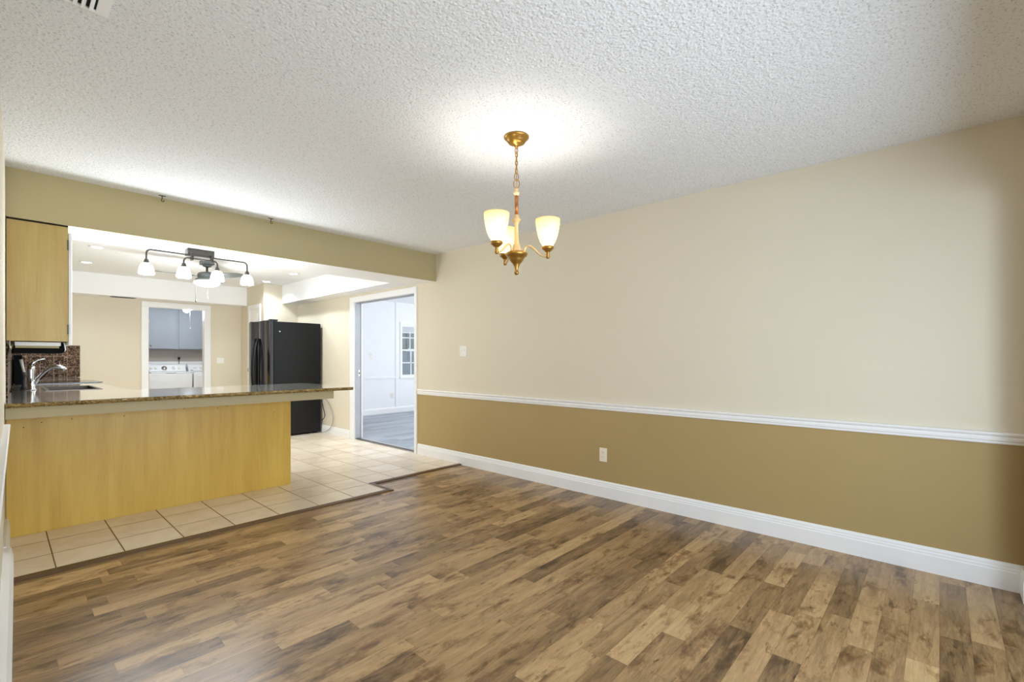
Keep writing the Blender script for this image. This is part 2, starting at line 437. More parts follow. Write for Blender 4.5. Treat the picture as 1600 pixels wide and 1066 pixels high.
b.box(BX, XR, 8.28, 9.35, 0, ZC)
struct(b.build('wall_pantry', M['wall']), 'cream pantry block wall behind the black refrigerator', 'wall')
b = MB()
b.box(-0.2, 0.45, -0.42, -0.32, 0, ZC, M['wall']); b.box(3.375, XR + W, -0.42, -0.32, 0, 0.785, M['wall_low']); b.box(3.375, XR + W, -0.42, -0.32, 0.785, ZC, M['wall'])
b.box(0.45, 3.375, -0.42, -0.32, 2.02, ZC, M['wall'])  # the opening is unseen, added and sized for the rear fill
struct(b.build('wall_rear'), 'wall behind the viewpoint with a wide opening added for the fill light', 'wall')

# dropped beam between the rooms: face in shade-darkened wall paint, white underside; soffits round the kitchen
b = MB()
b.box(xl(4.45) - 0.02, XR, YB, 4.97, 2.122, ZC, M['white_matte'])
b.bm.faces.ensure_lookup_table()
for f in b.bm.faces:
    if f.normal.y < -0.9: f.material_index = b.mi(M['beam'])
b.box(xl(4.45), XR, YB - 0.004, YB + 0.012, 2.118, 2.126, M['beam'])
struct(b.build('beam_dining'), 'dropped beam in shade-darkened wall paint between dining room and kitchen', 'beam')
b = MB(); b.box(3.262, XR, 4.97, 8.28, 2.13, ZC)
struct(b.build('soffit_right', M['white_matte']), 'white soffit along the right kitchen wall above the doorway', 'soffit')
b = MB(); b.box(xl(9), BX, 9.06, 9.35, 2.13, ZC)
struct(b.build('soffit_far', M['white_matte']), 'white soffit above the laundry doorway', 'soffit')

# moulded trims
def rail_profile(x, d):   # chair rail outline in (x, z); d = -1 when it stands out towards -x
    P = [(0, 0.752), (0.008, 0.752), (0.011, 0.757), (0.011, 0.766), (0.015, 0.771), (0.016, 0.783), (0.012, 0.789), (0.014, 0.795), (0.024, 0.800), (0.026, 0.808), (0.022, 0.813), (0, 0.813)]
    return [(x + d * a, z) for a, z in P]
def base_profile(x, d, h=0.14, th=0.016):
    P = [(0, 0), (th, 0), (th, h - 0.045), (th - 0.003, h - 0.040), (th - 0.003, h - 0.030), (th - 0.006, h - 0.024), (th - 0.006, h - 0.014), (th - 0.010, h - 0.004), (th - 0.012, h), (0, h)]
    return [(x + d * a, z) for a, z in P]
b = MB(); b.prism(rail_profile(XR, -1), 'y', -0.32, 4.80)
struct(b.build('trim_1', M['white']), 'white moulded chair rail on the right wall', 'chair rail')
b = MB(); b.prism(base_profile(XR, -1), 'y', -0.32, 4.80)
b.box(XR - 0.0168, XR - 0.015, -0.015, -0.0135, 0.0, 0.095)
struct(b.build('baseboard_right', M['white']), 'tall white baseboard under the tan right wall', 'baseboard')
b = MB(); b.prism(base_profile(XR, -1, 0.13), 'y', 6.465, 8.28)
struct(b.build('baseboard_kitchen', M['white']), 'white baseboard beside the refrigerator and doorway', 'baseboard')
b = MB(); b.prism([(y, z) for y, z in [(-0.32, 0), (-0.303, 0), (-0.303, 0.1), (-0.31, 0.14), (-0.32, 0.14)]], 'x', 3.375, XR - 0.0165)
struct(b.build('baseboard_rear', M['white']), 'short white baseboard at the right corner near the viewpoint', 'baseboard')
# left wall trims follow the turned wall
RL = Matrix.Translation((xl(0), 0, 0)) @ Matrix.Rotation(-math.atan(0.019), 4, 'Z')
b = MB(); vs = b.prism([(a * 1.0, z) for a, z in rail_profile(0, 1)], 'y', -0.3, 4.04); bmesh.ops.transform(b.bm, matrix=RL, verts=vs)
struct(b.build('trim_2', M['white']), 'white chair rail on the left wall ending before the counter', 'chair rail')
b = MB(); vs = b.prism(base_profile(0, 1, 0.145, 0.022), 'y', 3.86, 4.54); vs += b.prism(base_profile(0, 1, 0.14, 0.040), 'y', -0.3, 3.86)
bmesh.ops.transform(b.bm, matrix=RL, verts=vs)
struct(b.build('baseboard_left', M['white']), 'white baseboard along the left wall', 'baseboard')

# ------------------------------------------------------------------ doorways
def casing_right():
    b = MB(); x0 = XR - 0.018
    b.prism([(x0, 2.02), (XR, 2.02), (XR, 2.095), (x0 + 0.004, 2.095), (x0, 2.088)], 'y', 4.815, 6.455)
    b.box(x0, XR, 4.815, 4.862, 0, 2.02, bev=0.003); b.box(x0, XR, 6.352, 6.455, 0, 2.02, bev=0.003)
    # jamb linings through the wall
    b.box(XR - 0.002, XR + 0.135, 4.815, 4.832, 0.01, 2.035); b.box(XR - 0.002, XR + 0.135, 6.348, 6.365, 0.01, 2.035); b.box(XR - 0.002, XR + 0.135, 4.83, 6.35, 2.018, 2.036)
    o = struct(b.build('door_1', M['white']), 'white cased doorway opening to the bright white sun room', 'doorway')
    c = MB(); c.box(XR + 0.012, XR + 0.088, 6.325, 6.349, 0.0245, 2.006, M['silver'], bev=0.004); c.box(XR + 0.088, XR + 0.095, 6.32, 6.349, 0.0245, 2.006, M['grey_plastic'])  # door edge widened and greyed to stand in for the shaded jamb
    d = c.build('sliding_door_edge', None, o)
    h = MB(); h.box(XR + 0.045, XR + 0.075, 6.318, 6.326, 0.93, 1.03, M['nickel'], bev=0.003); h.box(XR + 0.054, XR + 0.066, 6.314, 6.319, 0.965, 0.995, M['dark_grey']); sub(h, 'latch', None, d)
    e = MB(); e.box(XR + 0.01, XR + 0.125, 4.832, 6.348, 0.0105, 0.020, M['nickel'], bev=0.004); e.box(XR + 0.03, XR + 0.05, 4.832, 6.348, 0.018, 0.024, M['dark_grey'])
    e.build('threshold', None, o)
    f = MB(); f.box(XR + 0.03, XR + 0.10, 4.84, 6.34, 2.006, 2.019, M['grey_plastic']); f.build('door_track', None, o)
casing_right()
b = MB(); y1 = 9.35; y0 = y1 - 0.018
b.box(1.530, 1.622, y0, y1, 0.01, 2.03, bev=0.004); b.box(2.388, 2.486, y0, y1, 0.01, 2.03, bev=0.004); b.box(1.530, 2.486, y0, y1, 2.0305, 2.108, bev=0.004)
b.box(1.602, 1.6225, y1 - 0.002, 9.452, 0.01, 2.03); b.box(2.3885, 2.410, y1 - 0.002, 9.452, 0.01, 2.03); b.box(1.62, 2.39, y1 - 0.002, 9.452, 2.022, 2.045)
d2 = struct(b.build('door_2', M['white']), 'white cased doorway to the laundry room in the far wall', 'doorway')
h = MB(); h.box(1.6220, 1.626, 9.36, 9.40, 1.73, 1.82); h.tube([(1.628, 9.358, 1.73), (1.628, 9.358, 1.82)], 0.005); h.build('hinge', M['nickel'], d2)
b = MB(); x0 = BX - 0.018
b.box(x0, BX, 8.40, 8.475, 0.01, 2.04, bev=0.004); b.box(x0, BX, 8.885, 8.965, 0.01, 2.04, bev=0.004); b.box(x0, BX, 8.40, 8.965, 2.0405, 2.115, bev=0.004)
b.box(BX - 0.010, BX, 8.475, 8.885, 0.015, 2.035)
d3 = struct(b.build('door_3', M['white']), 'narrow white pantry door behind the refrigerator', 'door')
p = MB(); p.box(BX - 0.013, BX - 0.009, 8.53, 8.83, 1.15, 1.95, bev=0.003); p.box(BX - 0.013, BX - 0.009, 8.53, 8.83, 0.2, 1.0, bev=0.003); p.build('door_panel', M['white'], d3)
p = MB(); p.sphere((BX - 0.045, 8.83, 1.0), 0.026); p.tube([(BX - 0.012, 8.83, 1.0), (BX - 0.045, 8.83, 1.0)], 0.01); p.build('door_knob', M['nickel'], d3)
# ------------------------------------------------------------------ sun room beyond the doorway
RX0, RX1, RY0, RY1 = XR + W, 7.55, 4.05, 8.87
b = MB(); b.box(RX0, RX1, RY0, RY1, -0.08, 0.004)
struct(b.build('floor_sunroom', M['wood_grey']), 'blue grey plank floor of the sun room beyond the doorway', 'floor')
b = MB(); b.box(RX0, RX1 + 0.1, RY0 - 0.1, RY1 + 0.1, ZC, ZC + 0.1)
struct(b.build('ceiling_sunroom', M['white_matte']), 'white ceiling of the sun room beyond the doorway', 'ceiling')
WX0, WX1, WZ0, WZ1 = 6.075, 6.87, 0.80, 1.96
b = MB()
b.box(RX0, WX0, RY1, RY1 + 0.1, 0, ZC); b.box(WX1, RX1, RY1, RY1 + 0.1, 0, ZC); b.box(WX0, WX1, RY1, RY1 + 0.1, 0, WZ0); b.box(WX0, WX1, RY1, RY1 + 0.1, WZ1, ZC)
# panelling battens on the wall
b.box(5.905, 5.955, RY1 - 0.014, RY1, 0.13, ZC, bev=0.003); b.box(5.11, 5.16, RY1 - 0.014, RY1, 0.13, ZC, bev=0.003)
b.box(RX0, 5.1095, RY1 - 0.013, RY1, 0.755, 0.80, bev=0.003); b.box(5.1605, 5.9045, RY1 - 0.013, RY1, 0.755, 0.80, bev=0.003); b.box(5.1605, 5.9045, RY1 - 0.006, RY1, 0.83, 0.845)
struct(b.build('wall_sunroom', M['room_wall']), 'white battened end wall of the sun room with the window', 'wall')
b = MB(); b.box(RX1, RX1 + 0.1, RY0 - 0.1, RY1 + 0.1, 0, ZC); b.box(RX0, RX1, RY0 - 0.1, RY0, 0, ZC)
struct(b.build('wall_sunroom_side', M['room_wall']), 'white side walls of the sun room', 'wall')
b = MB(); b.prism([(RY1, 0.004), (RY1 - 0.016, 0.004), (RY1 - 0.016, 0.10), (RY1 - 0.006, 0.13), (RY1, 0.13)], 'x', RX0, RX1)
struct(b.build('baseboard_sunroom', M['white']), 'white baseboard of the sun room end wall', 'baseboard')
# window
b = MB(); c = 0.05
b.box(WX0 - c, WX0, RY1 - 0.018, RY1, WZ0 - 0.012, WZ1); b.box(WX1, WX1 + c, RY1 - 0.018, RY1, WZ0 - 0.012, WZ1)
b.box(WX0 - c, WX1 + c, RY1 - 0.018, RY1, WZ1, WZ1 + c); b.box(WX0 - c - 0.01, WX1 + c + 0.01, RY1 - 0.03, RY1, WZ0 - c, WZ0 - 0.012)
w1 = struct(b.build('window_1', M['white']), 'white double hung window with grid seen through the doorway', 'window')
fr = 0.028; ZM = 1.385
def sash(z0, z1, y):
    m = MB(); m.box(WX0, WX0 + fr, y, y + 0.03, z0, z1); m.box(WX1 - fr, WX1, y, y + 0.03, z0, z1); m.box(WX0, WX1, y, y + 0.03, z0, z0 + fr); m.box(WX0, WX1, y, y + 0.03, z1 - fr, z1)
    for i in (1, 2):
        x = WX0 + (WX1 - WX0) * i / 3; m.box(x - 0.011, x + 0.011, y + 0.006, y + 0.024, z0, z1)
    zc = (z0 + z1) / 2; m.box(WX0, WX1, y + 0.006, y + 0.024, zc - 0.011, zc + 0.011)
    s_ = m.build('sash', M['white'], w1)
    g = MB(); g.box(WX0 + fr, WX1 - fr, y + 0.013, y + 0.017, z0 + fr, z1 - fr); sub(g, 'pane', M['glass'], s_)
sash(WZ0, ZM + 0.015, RY1 + 0.02); sash(ZM - 0.015, WZ1, RY1 + 0.055)
m = MB()
m.box(WX0 + 0.005, WX1 - 0.005, RY1 - 0.01, RY1 + 0.02, WZ1 - 0.05, WZ1)
for i in range(9):
    z = WZ1 - 0.06 - i * 0.013
    m.box(WX0 + 0.01, WX1 - 0.01, -0.013, 0.013, -0.001, 0.001, rot=Matrix.Translation((0, RY1 + 0.003, z)) @ Matrix.Rotation(math.radians(38), 4, 'X'))
m.box(WX0 + 0.01, WX1 - 0.01, RY1 - 0.01, RY1 + 0.016, WZ1 - 0.195, WZ1 - 0.175)
m.tube([(WX0 + 0.22, RY1 - 0.014, WZ1 - 0.19), (WX0 + 0.22, RY1 - 0.014, 1.16)], 0.004, n=6)
tag(m.build('window_blind', M['blind']), 'white blind pulled up at the top of the sun room window', 'blind')
# the garden outside the window
m = MB(); m.box(4.6, 10.5, 12.2, 12.4, 0, 1.42, M['siding'])
for i in range(9): m.box(4.6, 10.5, 12.185, 12.2, i * 0.158 + 0.01, i * 0.158 + 0.15, M['siding'])
tag(m.build('garden_fence'), 'blue grey board fence outside the sun room window', 'fence')
m = MB()
for i in range(46):
    x = random.uniform(5, 11); z = random.uniform(1.5, 3.6); r = random.uniform(0.25, 0.5)
    vs = m.sphere((x, 14 + random.uniform(-.4, .4), z), r, u=10, v=7)
    for v in vs: v.co += Vector((random.uniform(-.1, .1), random.uniform(-.1, .1), random.uniform(-.1, .1)))
m.tube([(8, 14, -0.05), (8, 14, 2)], 0.12)
tag(m.build('garden_tree', M['hedge']), 'leafy tree outside above the garden fence', 'tree')
b = MB(); b.box(3, 13, 8.98, 16, -0.12, -0.05)
struct(b.build('ground', simple('garden_grass', (70, 92, 70), 0.9, vary=0.2)), 'garden ground outside the sun room window', 'ground')

# ------------------------------------------------------------------ laundry room behind the far wall
b = MB(); b.box(1.2, 3.5, 9.45, 11.45, -0.08, 0.006)
struct(b.build('floor_laundry', M['tile']), 'tile floor of the laundry room', 'floor')
b = MB(); b.box(1.1, 1.2, 9.45, 11.45, 0, 2.3); b.box(3.5, 3.6, 9.45, 11.45, 0, 2.3); b.box(1.1, 3.6, 11.4, 11.5, 0, 2.3)
struct(b.build('wall_laundry', M['laundry_wall']), 'grey beige laundry wall above the washer and dryer', 'wall')
b = MB(); b.box(1.1, 3.6, 9.45, 11.5, 2.3, 2.4)
struct(b.build('ceiling_laundry', M['white_matte']), 'white ceiling of the laundry room', 'ceiling')
# wall cabinet
lc = empty('laundry_wall_cabinet', (2.38, 11.1, 1.38), 'pale grey two door wall cabinet above the washing machine', 'cabinet')
m = MB(); m.box(1.90, 2.86, 11.105, 11.399, 1.375, 2.298); part(m, 'cabinet_body', M['laundry_cab'], lc)
for x0, x1, kx in ((1.925, 2.350, 1.965), (2.405, 2.840, 2.800)):
    m = MB(); m.box(x0, x1, 11.085, 11.104, 1.385, 2.285, bev=0.004); dr = part(m, 'door', M['laundry_cab'], lc)
    k = MB(); k.sphere((kx, 11.062, 1.452), 0.017); k.tube([(kx, 11.086, 1.452), (kx, 11.062, 1.452)], 0.007); sub(k, 'knob', M['chrome'], dr)
def washer(name, label, cat, x0, x1, dryer):
    r = empty(name, ((x0 + x1) / 2, 11.0, 0.006), label, cat)
    m = MB(); m.box(x0, x1, 10.75, 11.34, 0.03, 0.915, bev=0.012)
    for fx in (x0 + 0.06, x1 - 0.06):
        for fy in (10.80, 11.28): m.box(fx - 0.02, fx + 0.02, fy - 0.02, fy + 0.02, 0.0062, 0.034)
    part(m, 'body', M['appl_white'], r)
    if dryer:
        m = MB(); m.box(x0 + 0.05, x1 - 0.05, 10.738, 10.751, 0.22, 0.87, bev=0.008); part(m, 'door', M['appl_white'], r)
        m = MB(); m.box(x0 + 0.015, x1 - 0.015, 10.76, 11.30, 0.916, 0.924); part(m, 'top_panel', M['appl_white'], r)
    else:
        m = MB(); m.box(x0 + 0.03, x1 - 0.03, 10.748, 11.17, 0.916, 0.938, bev=0.008); l = part(m, 'lid', M['appl_white'], r)
        k = MB(); k.box((x0 + x1) / 2 - 0.08, (x0 + x1) / 2 + 0.08, 10.744, 10.752, 0.918, 0.926); sub(k, 'lid_handle', M['grey_plastic'], l)
    m = MB(); prof = [(11.20, 0.915), (11.17, 0.945), (11.24, 1.065), (11.29, 1.09), (11.34, 1.09), (11.34, 0.915)]
    m.prism(prof, 'x', x0 + 0.01, x1 - 0.01); c = part(m, 'console', M['appl_white'], r)
    nrm = Vector((0, -0.12, 0.07)).normalized()
    ks = [(-0.23, .022), (-0.155, .022), (-0.02, .036), (0.13, .024), (0.22, .020)] if not dryer else [(-0.22, .022), (-0.11, .022), (0.03, .036), (0.2, .022)]
    for dx, rr in ks:
        ctr = Vector(((x0 + x1) / 2 + dx, 11.203, 1.003))
        k = MB(); k.lathe([(rr * 1.25, 0.0), (rr * 1.25, 0.004), (rr, 0.006), (rr * 0.9, 0.026), (0, 0.028)], (0, 0, 0), M4=Matrix.Translation(ctr) @ nrm.to_track_quat('Z', 'Y').to_matrix().to_4x4(), n=20)
        sub(k, 'knob', M['nickel'] if rr > .03 else M['plate_white'], c)
    k = MB(); k.box(x0 + 0.04, x0 + 0.09, 11.172, 11.182, 0.955, 0.963); sub(k, 'logo_plate', M['dark_grey'], c)
washer('washing_machine', 'white top loading washing machine seen through laundry doorway', 'washing machine', 1.868, 2.552, False)
washer('clothes_dryer', 'white clothes dryer to the right of the washing machine', 'dryer', 2.575, 3.255, True)
m = MB(); m.box(1.90, 3.30, 11.372, 11.399, 1.02, 1.135, bev=0.004)
tag(m.build('wall_ledge', M['appl_white']), 'white ledge board on the wall behind washer and dryer', 'ledge')
r = empty('laundry_outlet', (2.47, 11.4, 1.22), 'grey wall outlet with black plug behind the washer', 'outlet')
m = MB(); m.box(2.405, 2.53, 11.391, 11.399, 1.215, 1.29, bev=0.003); part(m, 'plate', M['laundry_wall'], r)
m = MB(); m.box(2.448, 2.486, 11.355, 11.392, 1.175, 1.225, bev=0.008); m.tube([(2.467, 11.37, 1.18), (2.467, 11.365, 1.10), (2.472, 11.36, 1.02)], 0.006); part(m, 'plug', M['black'], r)
r = empty('laundry_ceiling_lamp', (2.335, 10.2, 2.3), 'bare glowing laundry ceiling lamp with a pull chain', 'lamp')
m = MB(); m.lathe([(0.06, 2.299), (0.06, 2.285), (0.03, 2.25), (0.022, 2.16), (0.022, 2.14), (0, 2.14)], (2.335, 10.2, 0)); part(m, 'lamp_base', M['plate_white'], r)
m = MB(); m.sphere((2.33, 10.2, 2.085), 0.05, sc=(1.1, 1.1, 1)); part(m, 'bulb', M['glow_cool'], r)
m = MB(); m.tube([(2.383, 10.2, 2.28), (2.383, 10.2, 1.76)], 0.0015, n=6); m.sphere((2.383, 10.2, 1.754), 0.008); part(m, 'pull_chain', M['grey_plastic'], r)
point('light_laundry', (2.335, 10.05, 2.0), 20, (0.86, 0.93, 1.0), 0.06)

# ------------------------------------------------------------------ peninsula, counter, sink
r = empty('peninsula_cabinet', (0.95, 4.85, 0.010), 'golden maple peninsula cabinet with plain back panel facing the dining room', 'cabinet')
m = MB(); m.box(0.035, 1.868, 4.54, 4.56, 0.0105, 0.825, bev=0.001); part(m, 'back_panel', M['maple'], r)
m = MB(); m.box(0.06, 1.862, 4.561, 5.14, 0.0105, 0.820); part(m, 'cabinet_body', M['maple'], r)
for x, z in ((0.115, 0.735), (0.64, 0.765), (0.352, 0.77), (1.26, 0.775), (1.33, 0.787), (1.02, 0.79), (0.2, 0.76), (1.72, 0.70)):
    m = MB(); m.lathe([(0.0035, 0), (0.0025, 0.002), (0, 0.002)], (x, 4.5398, z), M4=Matrix.Rotation(PI / 2, 4, 'X'), n=8); part(m, 'screw_hole', M['hole_shade'], r)
m = MB()
m.box(0.028, 2.110, 4.175, 4.200, 0.826, 0.896, bev=0.002); m.box(0.045, 2.110, 4.200, 5.14, 0.872, 0.8965); m.box(2.085, 2.110, 4.2, 5.14, 0.826, 0.872); m.box(0.045, 0.07, 4.2, 4.54, 0.826, 0.872)
m.box(0.07, 2.085, 4.2, 5.14, 0.826, 0.836)
part(m, 'counter_support', M['apron'], r)['label'] = 'beige painted board under the counter overhang'
# L-shaped worktop with a chiselled front edge
def outline():
    P = []
    n = 90
    for i in range(n + 1):          # front, ragged a few millimetres
        P.append((0.028 + (2.292 - 0.028) * i / n, 4.150 + (random.uniform(-.004, .004) if 0 < i < n else 0)))
    for i in range(1, 24): P.append((2.292 + random.uniform(-.004, .004), 4.150 + (5.22 - 4.15) * i / 24))
    P += [(2.292, 5.22), (0.04, 5.22)]
    return P
m = MB(); P = outline(); vs = m.prism(P, 'z', 0.8972, 0.925, M['granite'])
for x0, x1, y0, y1 in ((0.05, 0.775, 5.22, 5.54), (0.085, 0.29, 5.54, 6.28), (0.61, 0.775, 5.54, 6.28), (0.095, 0.775, 6.28, 6.985)): m.box(x0, x1, y0, y1, 0.8972, 0.925, M['granite'])
for f in m.bm.faces:
    if abs(f.normal.z) < 0.5: f.material_index = m.mi(M['granite_edge'])
ct = tag(m.build('granite_worktop'), 'speckled gold and brown granite worktop with chiselled edge', 'worktop')
# the front edge swells between top and bottom: a rough lip
m = MB(); n = 150; rows = []
for i in range(n + 1):
    x = 0.028 + (2.290 - 0.028) * i / n
    rows.append([m.bm.verts.new((x, 4.150 - d + random.uniform(-.003, .003) * (0 < k < 4), z)) for k, (d, z) in enumerate(((-0.004, 0.9245), (0.004, 0.919), (0.007, 0.911), (0.004, 0.903), (-0.004, 0.8975)))])
for a, c in zip(rows, rows[1:]):
    for k in range(4): m.bm.faces.new((a[k], a[k + 1], c[k + 1], c[k]))
m.build('chiselled_edge', M['granite_edge'], ct)
m2 = MB(); m2.box(0.135, 0.775, 7.765, 9.33, 0.8972, 0.925, M['granite'])
tag(m2.build('granite_worktop'), 'short granite worktop between the range and the far wall', 'worktop')
r = empty('corner_base_cabinet', (0.4, 8.5, 0.010), 'maple base cabinet between the range and the far wall', 'cabinet')
m2 = MB(); m2.box(0.135, 0.73, 7.77, 9.33, 0.0105, 0.892); part(m2, 'cabinet_body', M['maple'], r)
for y in (7.80, 8.30, 8.80):
    m2 = MB(); m2.box(0.731, 0.75, y, y + 0.48, 0.13, 0.86, bev=0.003); part(m2, 'door', M['maple'], r)
# base cabinets of the sink run
r = empty('sink_base_cabinet', (0.4, 7.2, 0.010), 'maple base cabinet run under the sink worktop', 'cabinet')
m = MB(); m.box(0.13, 0.73, 5.23, 6.98, 0.09, 0.70); m.box(0.13, 0.67, 5.23, 6.98, 0.0105, 0.09); m.box(0.13, 0.73, 5.23, 5.50, 0.70, 0.892); m.box(0.13, 0.73, 6.32, 6.98, 0.70, 0.892); m.box(0.70, 0.73, 5.50, 6.32, 0.70, 0.892); part(m, 'cabinet_body', M['maple'], r)
for y in (5.30, 5.85, 6.4):
    m = MB(); m.box(0.731, 0.75, y, y + 0.50, 0.13, 0.86, bev=0.003); part(m, 'door', M['maple'], r)
# sink (dark basin in the worktop, its steel rim)
r = empty('kitchen_sink', (0.45, 5.92, 0.925), 'steel sink basin set in the granite behind the faucet', 'sink')
m = MB(); m.box(0.270, 0.292, 5.52, 6.30, 0.9253, 0.929); m.box(0.608, 0.630, 5.52, 6.30, 0.9253, 0.929); m.box(0.292, 0.608, 5.52, 5.542, 0.9253, 0.929); m.box(0.292, 0.608, 6.278, 6.30, 0.9253, 0.929); part(m, 'rim', M['steel'], r)
m = MB(); m.box(0.293, 0.607, 5.543, 6.277, 0.725, 0.729); m.box(0.293, 0.297, 5.543, 6.277, 0.729, 0.927); m.box(0.603, 0.607, 5.543, 6.277, 0.729, 0.927); m.box(0.297, 0.603, 5.543, 5.547, 0.729, 0.927); m.box(0.297, 0.603, 6.273, 6.277, 0.729, 0.927); part(m, 'basin', M['steel'], r)
m = MB(); m.lathe([(0.045, 0.7295), (0.045, 0.733), (0.03, 0.731), (0, 0.731)], (0.45, 5.91, 0), n=20); part(m, 'drain', M['chrome'], r)
# faucet
r = empty('kitchen_faucet', (0.190, 5.77, 0.925), 'chrome single lever faucet with arched spout behind the counter', 'faucet')
fx, fy = 0.190, 5.77
m = MB(); m.lathe([(0.036, 0.9253), (0.036, 0.934), (0.028, 0.940), (0.026, 1.05), (0.028, 1.10), (0.026, 1.125), (0.016, 1.138), (0, 1.14)], (fx, fy, 0), n=24); part(m, 'body', M['chrome'], r)
sp = [(fx + 0.015, fy, 0.985), (fx + 0.05, fy - 0.01, 1.03), (fx + 0.09, fy - 0.02, 1.085), (fx + 0.125, fy - 0.03, 1.118), (fx + 0.155, fy - 0.035, 1.127), (fx + 0.185, fy - 0.04, 1.120), (fx + 0.215, fy - 0.045, 1.098)]
m = MB(); m.tube(sp, [.018, .018, .018, .019, .020, .019, .017], n=14); part(m, 'spout', M['chrome'], r)
m = MB(); m.tube([(fx, fy, 1.13), (fx + 0.012, fy, 1.160), (fx + 0.04, fy - .004, 1.185), (fx + 0.085, fy - .008, 1.198)], [.017, .014, .010, .007], n=12); part(m, 'lever', M['chrome'], r)
r = empty('side_sprayer', (0.155, 6.02, 0.925), 'slim white side sprayer standing left of the faucet', 'sprayer')
m = MB(); m.lathe([(0.022, 0.9253), (0.022, 0.94), (0.014, 0.955), (0.012, 1.03), (0.020, 1.045), (0.020, 1.065), (0.012, 1.075), (0, 1.075)], (0.155, 6.02, 0), n=16); part(m, 'sprayer_holder', M['dark_grey'], r)
m = MB(); m.tube([(0.155, 6.02, 1.07), (0.147, 6.02, 1.12), (0.135, 6.02, 1.19)], [.011, .010, .013], n=10); part(m, 'sprayer_handle', M['plate_white'], r)
# backsplash panels of pressed tin
def tin_panel(name, label, far):
    m = MB()
    if far:
        m.box(xl(9.3) + 0.002, 0.813, 9.338, 9.3495, 0.926, 1.388, M['tin_seam']); n = 5
        w = (0.813 - 0.123) / n
        for i in range(n):
            for j in range(3): m.box(0.126 + i * w, 0.126 + (i + 1) * w - 0.006, 9.332, 9.339, 0.929 + j * 0.153, 1.075 + j * 0.153, M['tin'], bev=0.005)
    else:
        for i in range(31):
            y0 = 4.62 + i * 0.152
            for j in range(2 if 6.8 < y0 < 7.76 else 3): 
                vs = m.box(0.0005, 0.010, y0 + 0.002, y0 + 0.150, 0.929 + j * 0.125, 1.051 + j * 0.125, bev=0.003)
                bmesh.ops.transform(m.bm, matrix=RL, verts=vs)
    return tag(m.build(name, M['tin']), label, 'backsplash')
tin_panel('tin_backsplash', 'bronze embossed tin backsplash tiles on the far kitchen wall', True)
tin_panel('tin_backsplash', 'bronze tin backsplash along the left wall behind the sink', False)
# upper cabinet
CY0, CY1 = 4.465, 6.95
r = empty('upper_cabinet', (0.18, 5.0, 1.315), 'maple wall cabinet hanging under the beam at the left', 'cabinet')
m = MB(); m.box(xl(CY0) + 0.004, 0.327, CY0, CY0 + 0.018, 1.315, 2.108, bev=0.001); part(m, 'side_panel', M['maple_dull'], r)
m = MB(); m.box(xl(CY1) + 0.004, 0.324, CY0 + 0.019, CY1, 1.320, 2.104); part(m, 'cabinet_body', M['maple_dull'], r)
m = MB(); m.box(xl(CY0) + 0.004, 0.327, CY0 - 0.001, CY0 + 0.01, 2.1085, 2.1215); part(m, 'gap_shade_strip', M['hole_shade'], r)  # dark strip standing in for shade between cabinet and beam
for i in range(5):
    y0 = CY0 + 0.004 + i * 0.497
    m = MB(); m.box(0.329, 0.348, y0, y0 + 0.49, 1.290, 2.072, bev=0.004); d = part(m, 'door', M['white'], r); d['label'] = 'white painted door'
    for z in (1.40, 1.985):
        h = MB(); h.box(0.322, 0.330, y0 - 0.006, y0 + 0.002, z - 0.035, z + 0.035); sub(h, 'hinge', M['hook'], d)
# range and hood
r = empty('under_cabinet_appliance', (0.2, 4.9, 1.315), 'black appliance with white top plate mounted under the maple wall cabinet', 'appliance')
m = MB(); m.box(0.075, 0.300, 4.60, 5.25, 1.286, 1.3125, bev=0.002); part(m, 'mounting_plate', M['appl_white'], r)
m = MB(); m.box(0.078, 0.292, 4.603, 5.247, 1.271, 1.2855); part(m, 'spacer', M['apron'], r)
m = MB(); m.prism([(0.070, 1.236), (0.303, 1.236), (0.317, 1.246), (0.320, 1.262), (0.314, 1.30), (0.306, 1.313), (0.302, 1.313), (0.302, 1.2705), (0.070, 1.2705)], 'y', 4.605, 5.245); part(m, 'body', M['black_matte'], r)
m = MB(); m.prism([(0.3195, 1.244), (0.3275, 1.262), (0.323, 1.304), (0.311, 1.3135), (0.3155, 1.302), (0.3212, 1.262)], 'y', 4.60, 5.25); part(m, 'front_lip', M['appl_white'], r)
r = empty('kitchen_range', (0.42, 7.37, 0.010), 'black electric range with tall backguard against the left kitchen wall', 'range')
m = MB(); m.box(xl(7.3) + 0.035, 0.80, 7.0, 7.745, 0.0105, 0.90, bev=0.004); part(m, 'body', M['black'], r)
m = MB(); m.box(xl(7.3) + 0.03, 0.80, 7.0, 7.745, 0.9255, 0.934, bev=0.002); part(m, 'cooktop', M['fridge_door'], r)
m = MB(); m.box(xl(7.3) + 0.020, 0.170, 7.0, 7.745, 0.9345, 1.235, bev=0.006); part(m, 'backguard', M['black_matte'], r)

# ------------------------------------------------------------------ refrigerator
r = empty('refrigerator', (3.1, 7.75, 0.010), 'tall black side by side refrigerator at the right kitchen wall', 'refrigerator')
m = MB(); m.box(2.765, 3.482, 7.325, 8.165, 0.035, 1.752, bev=0.006)
for fx in (2.85, 3.42):
    for fy in (7.38, 8.1): m.box(fx - 0.02, fx + 0.02, fy - 0.02, fy + 0.02, 0.0105, 0.04)
m.box(2.775, 2.80, 7.34, 8.15, 0.012, 0.09)
part(m, 'body', M['fridge_side'], r)
def fdoor(y0, y1):
    n = 10; P = [(2.757, y1), (2.757, y0)]
    P += [(2.700 + 0.012, y0)] 
    for i in range(n + 1):
        u = i / n; yy = y0 + 0.008 + (y1 - y0 - 0.016) * u
        P.append((2.703 - 0.020 * math.sin(PI * u) ** 0.6, yy))
    P.append((2.712, y1))
    mm = MB(); mm.prism(P, 'z', 0.10, 1.765); return mm
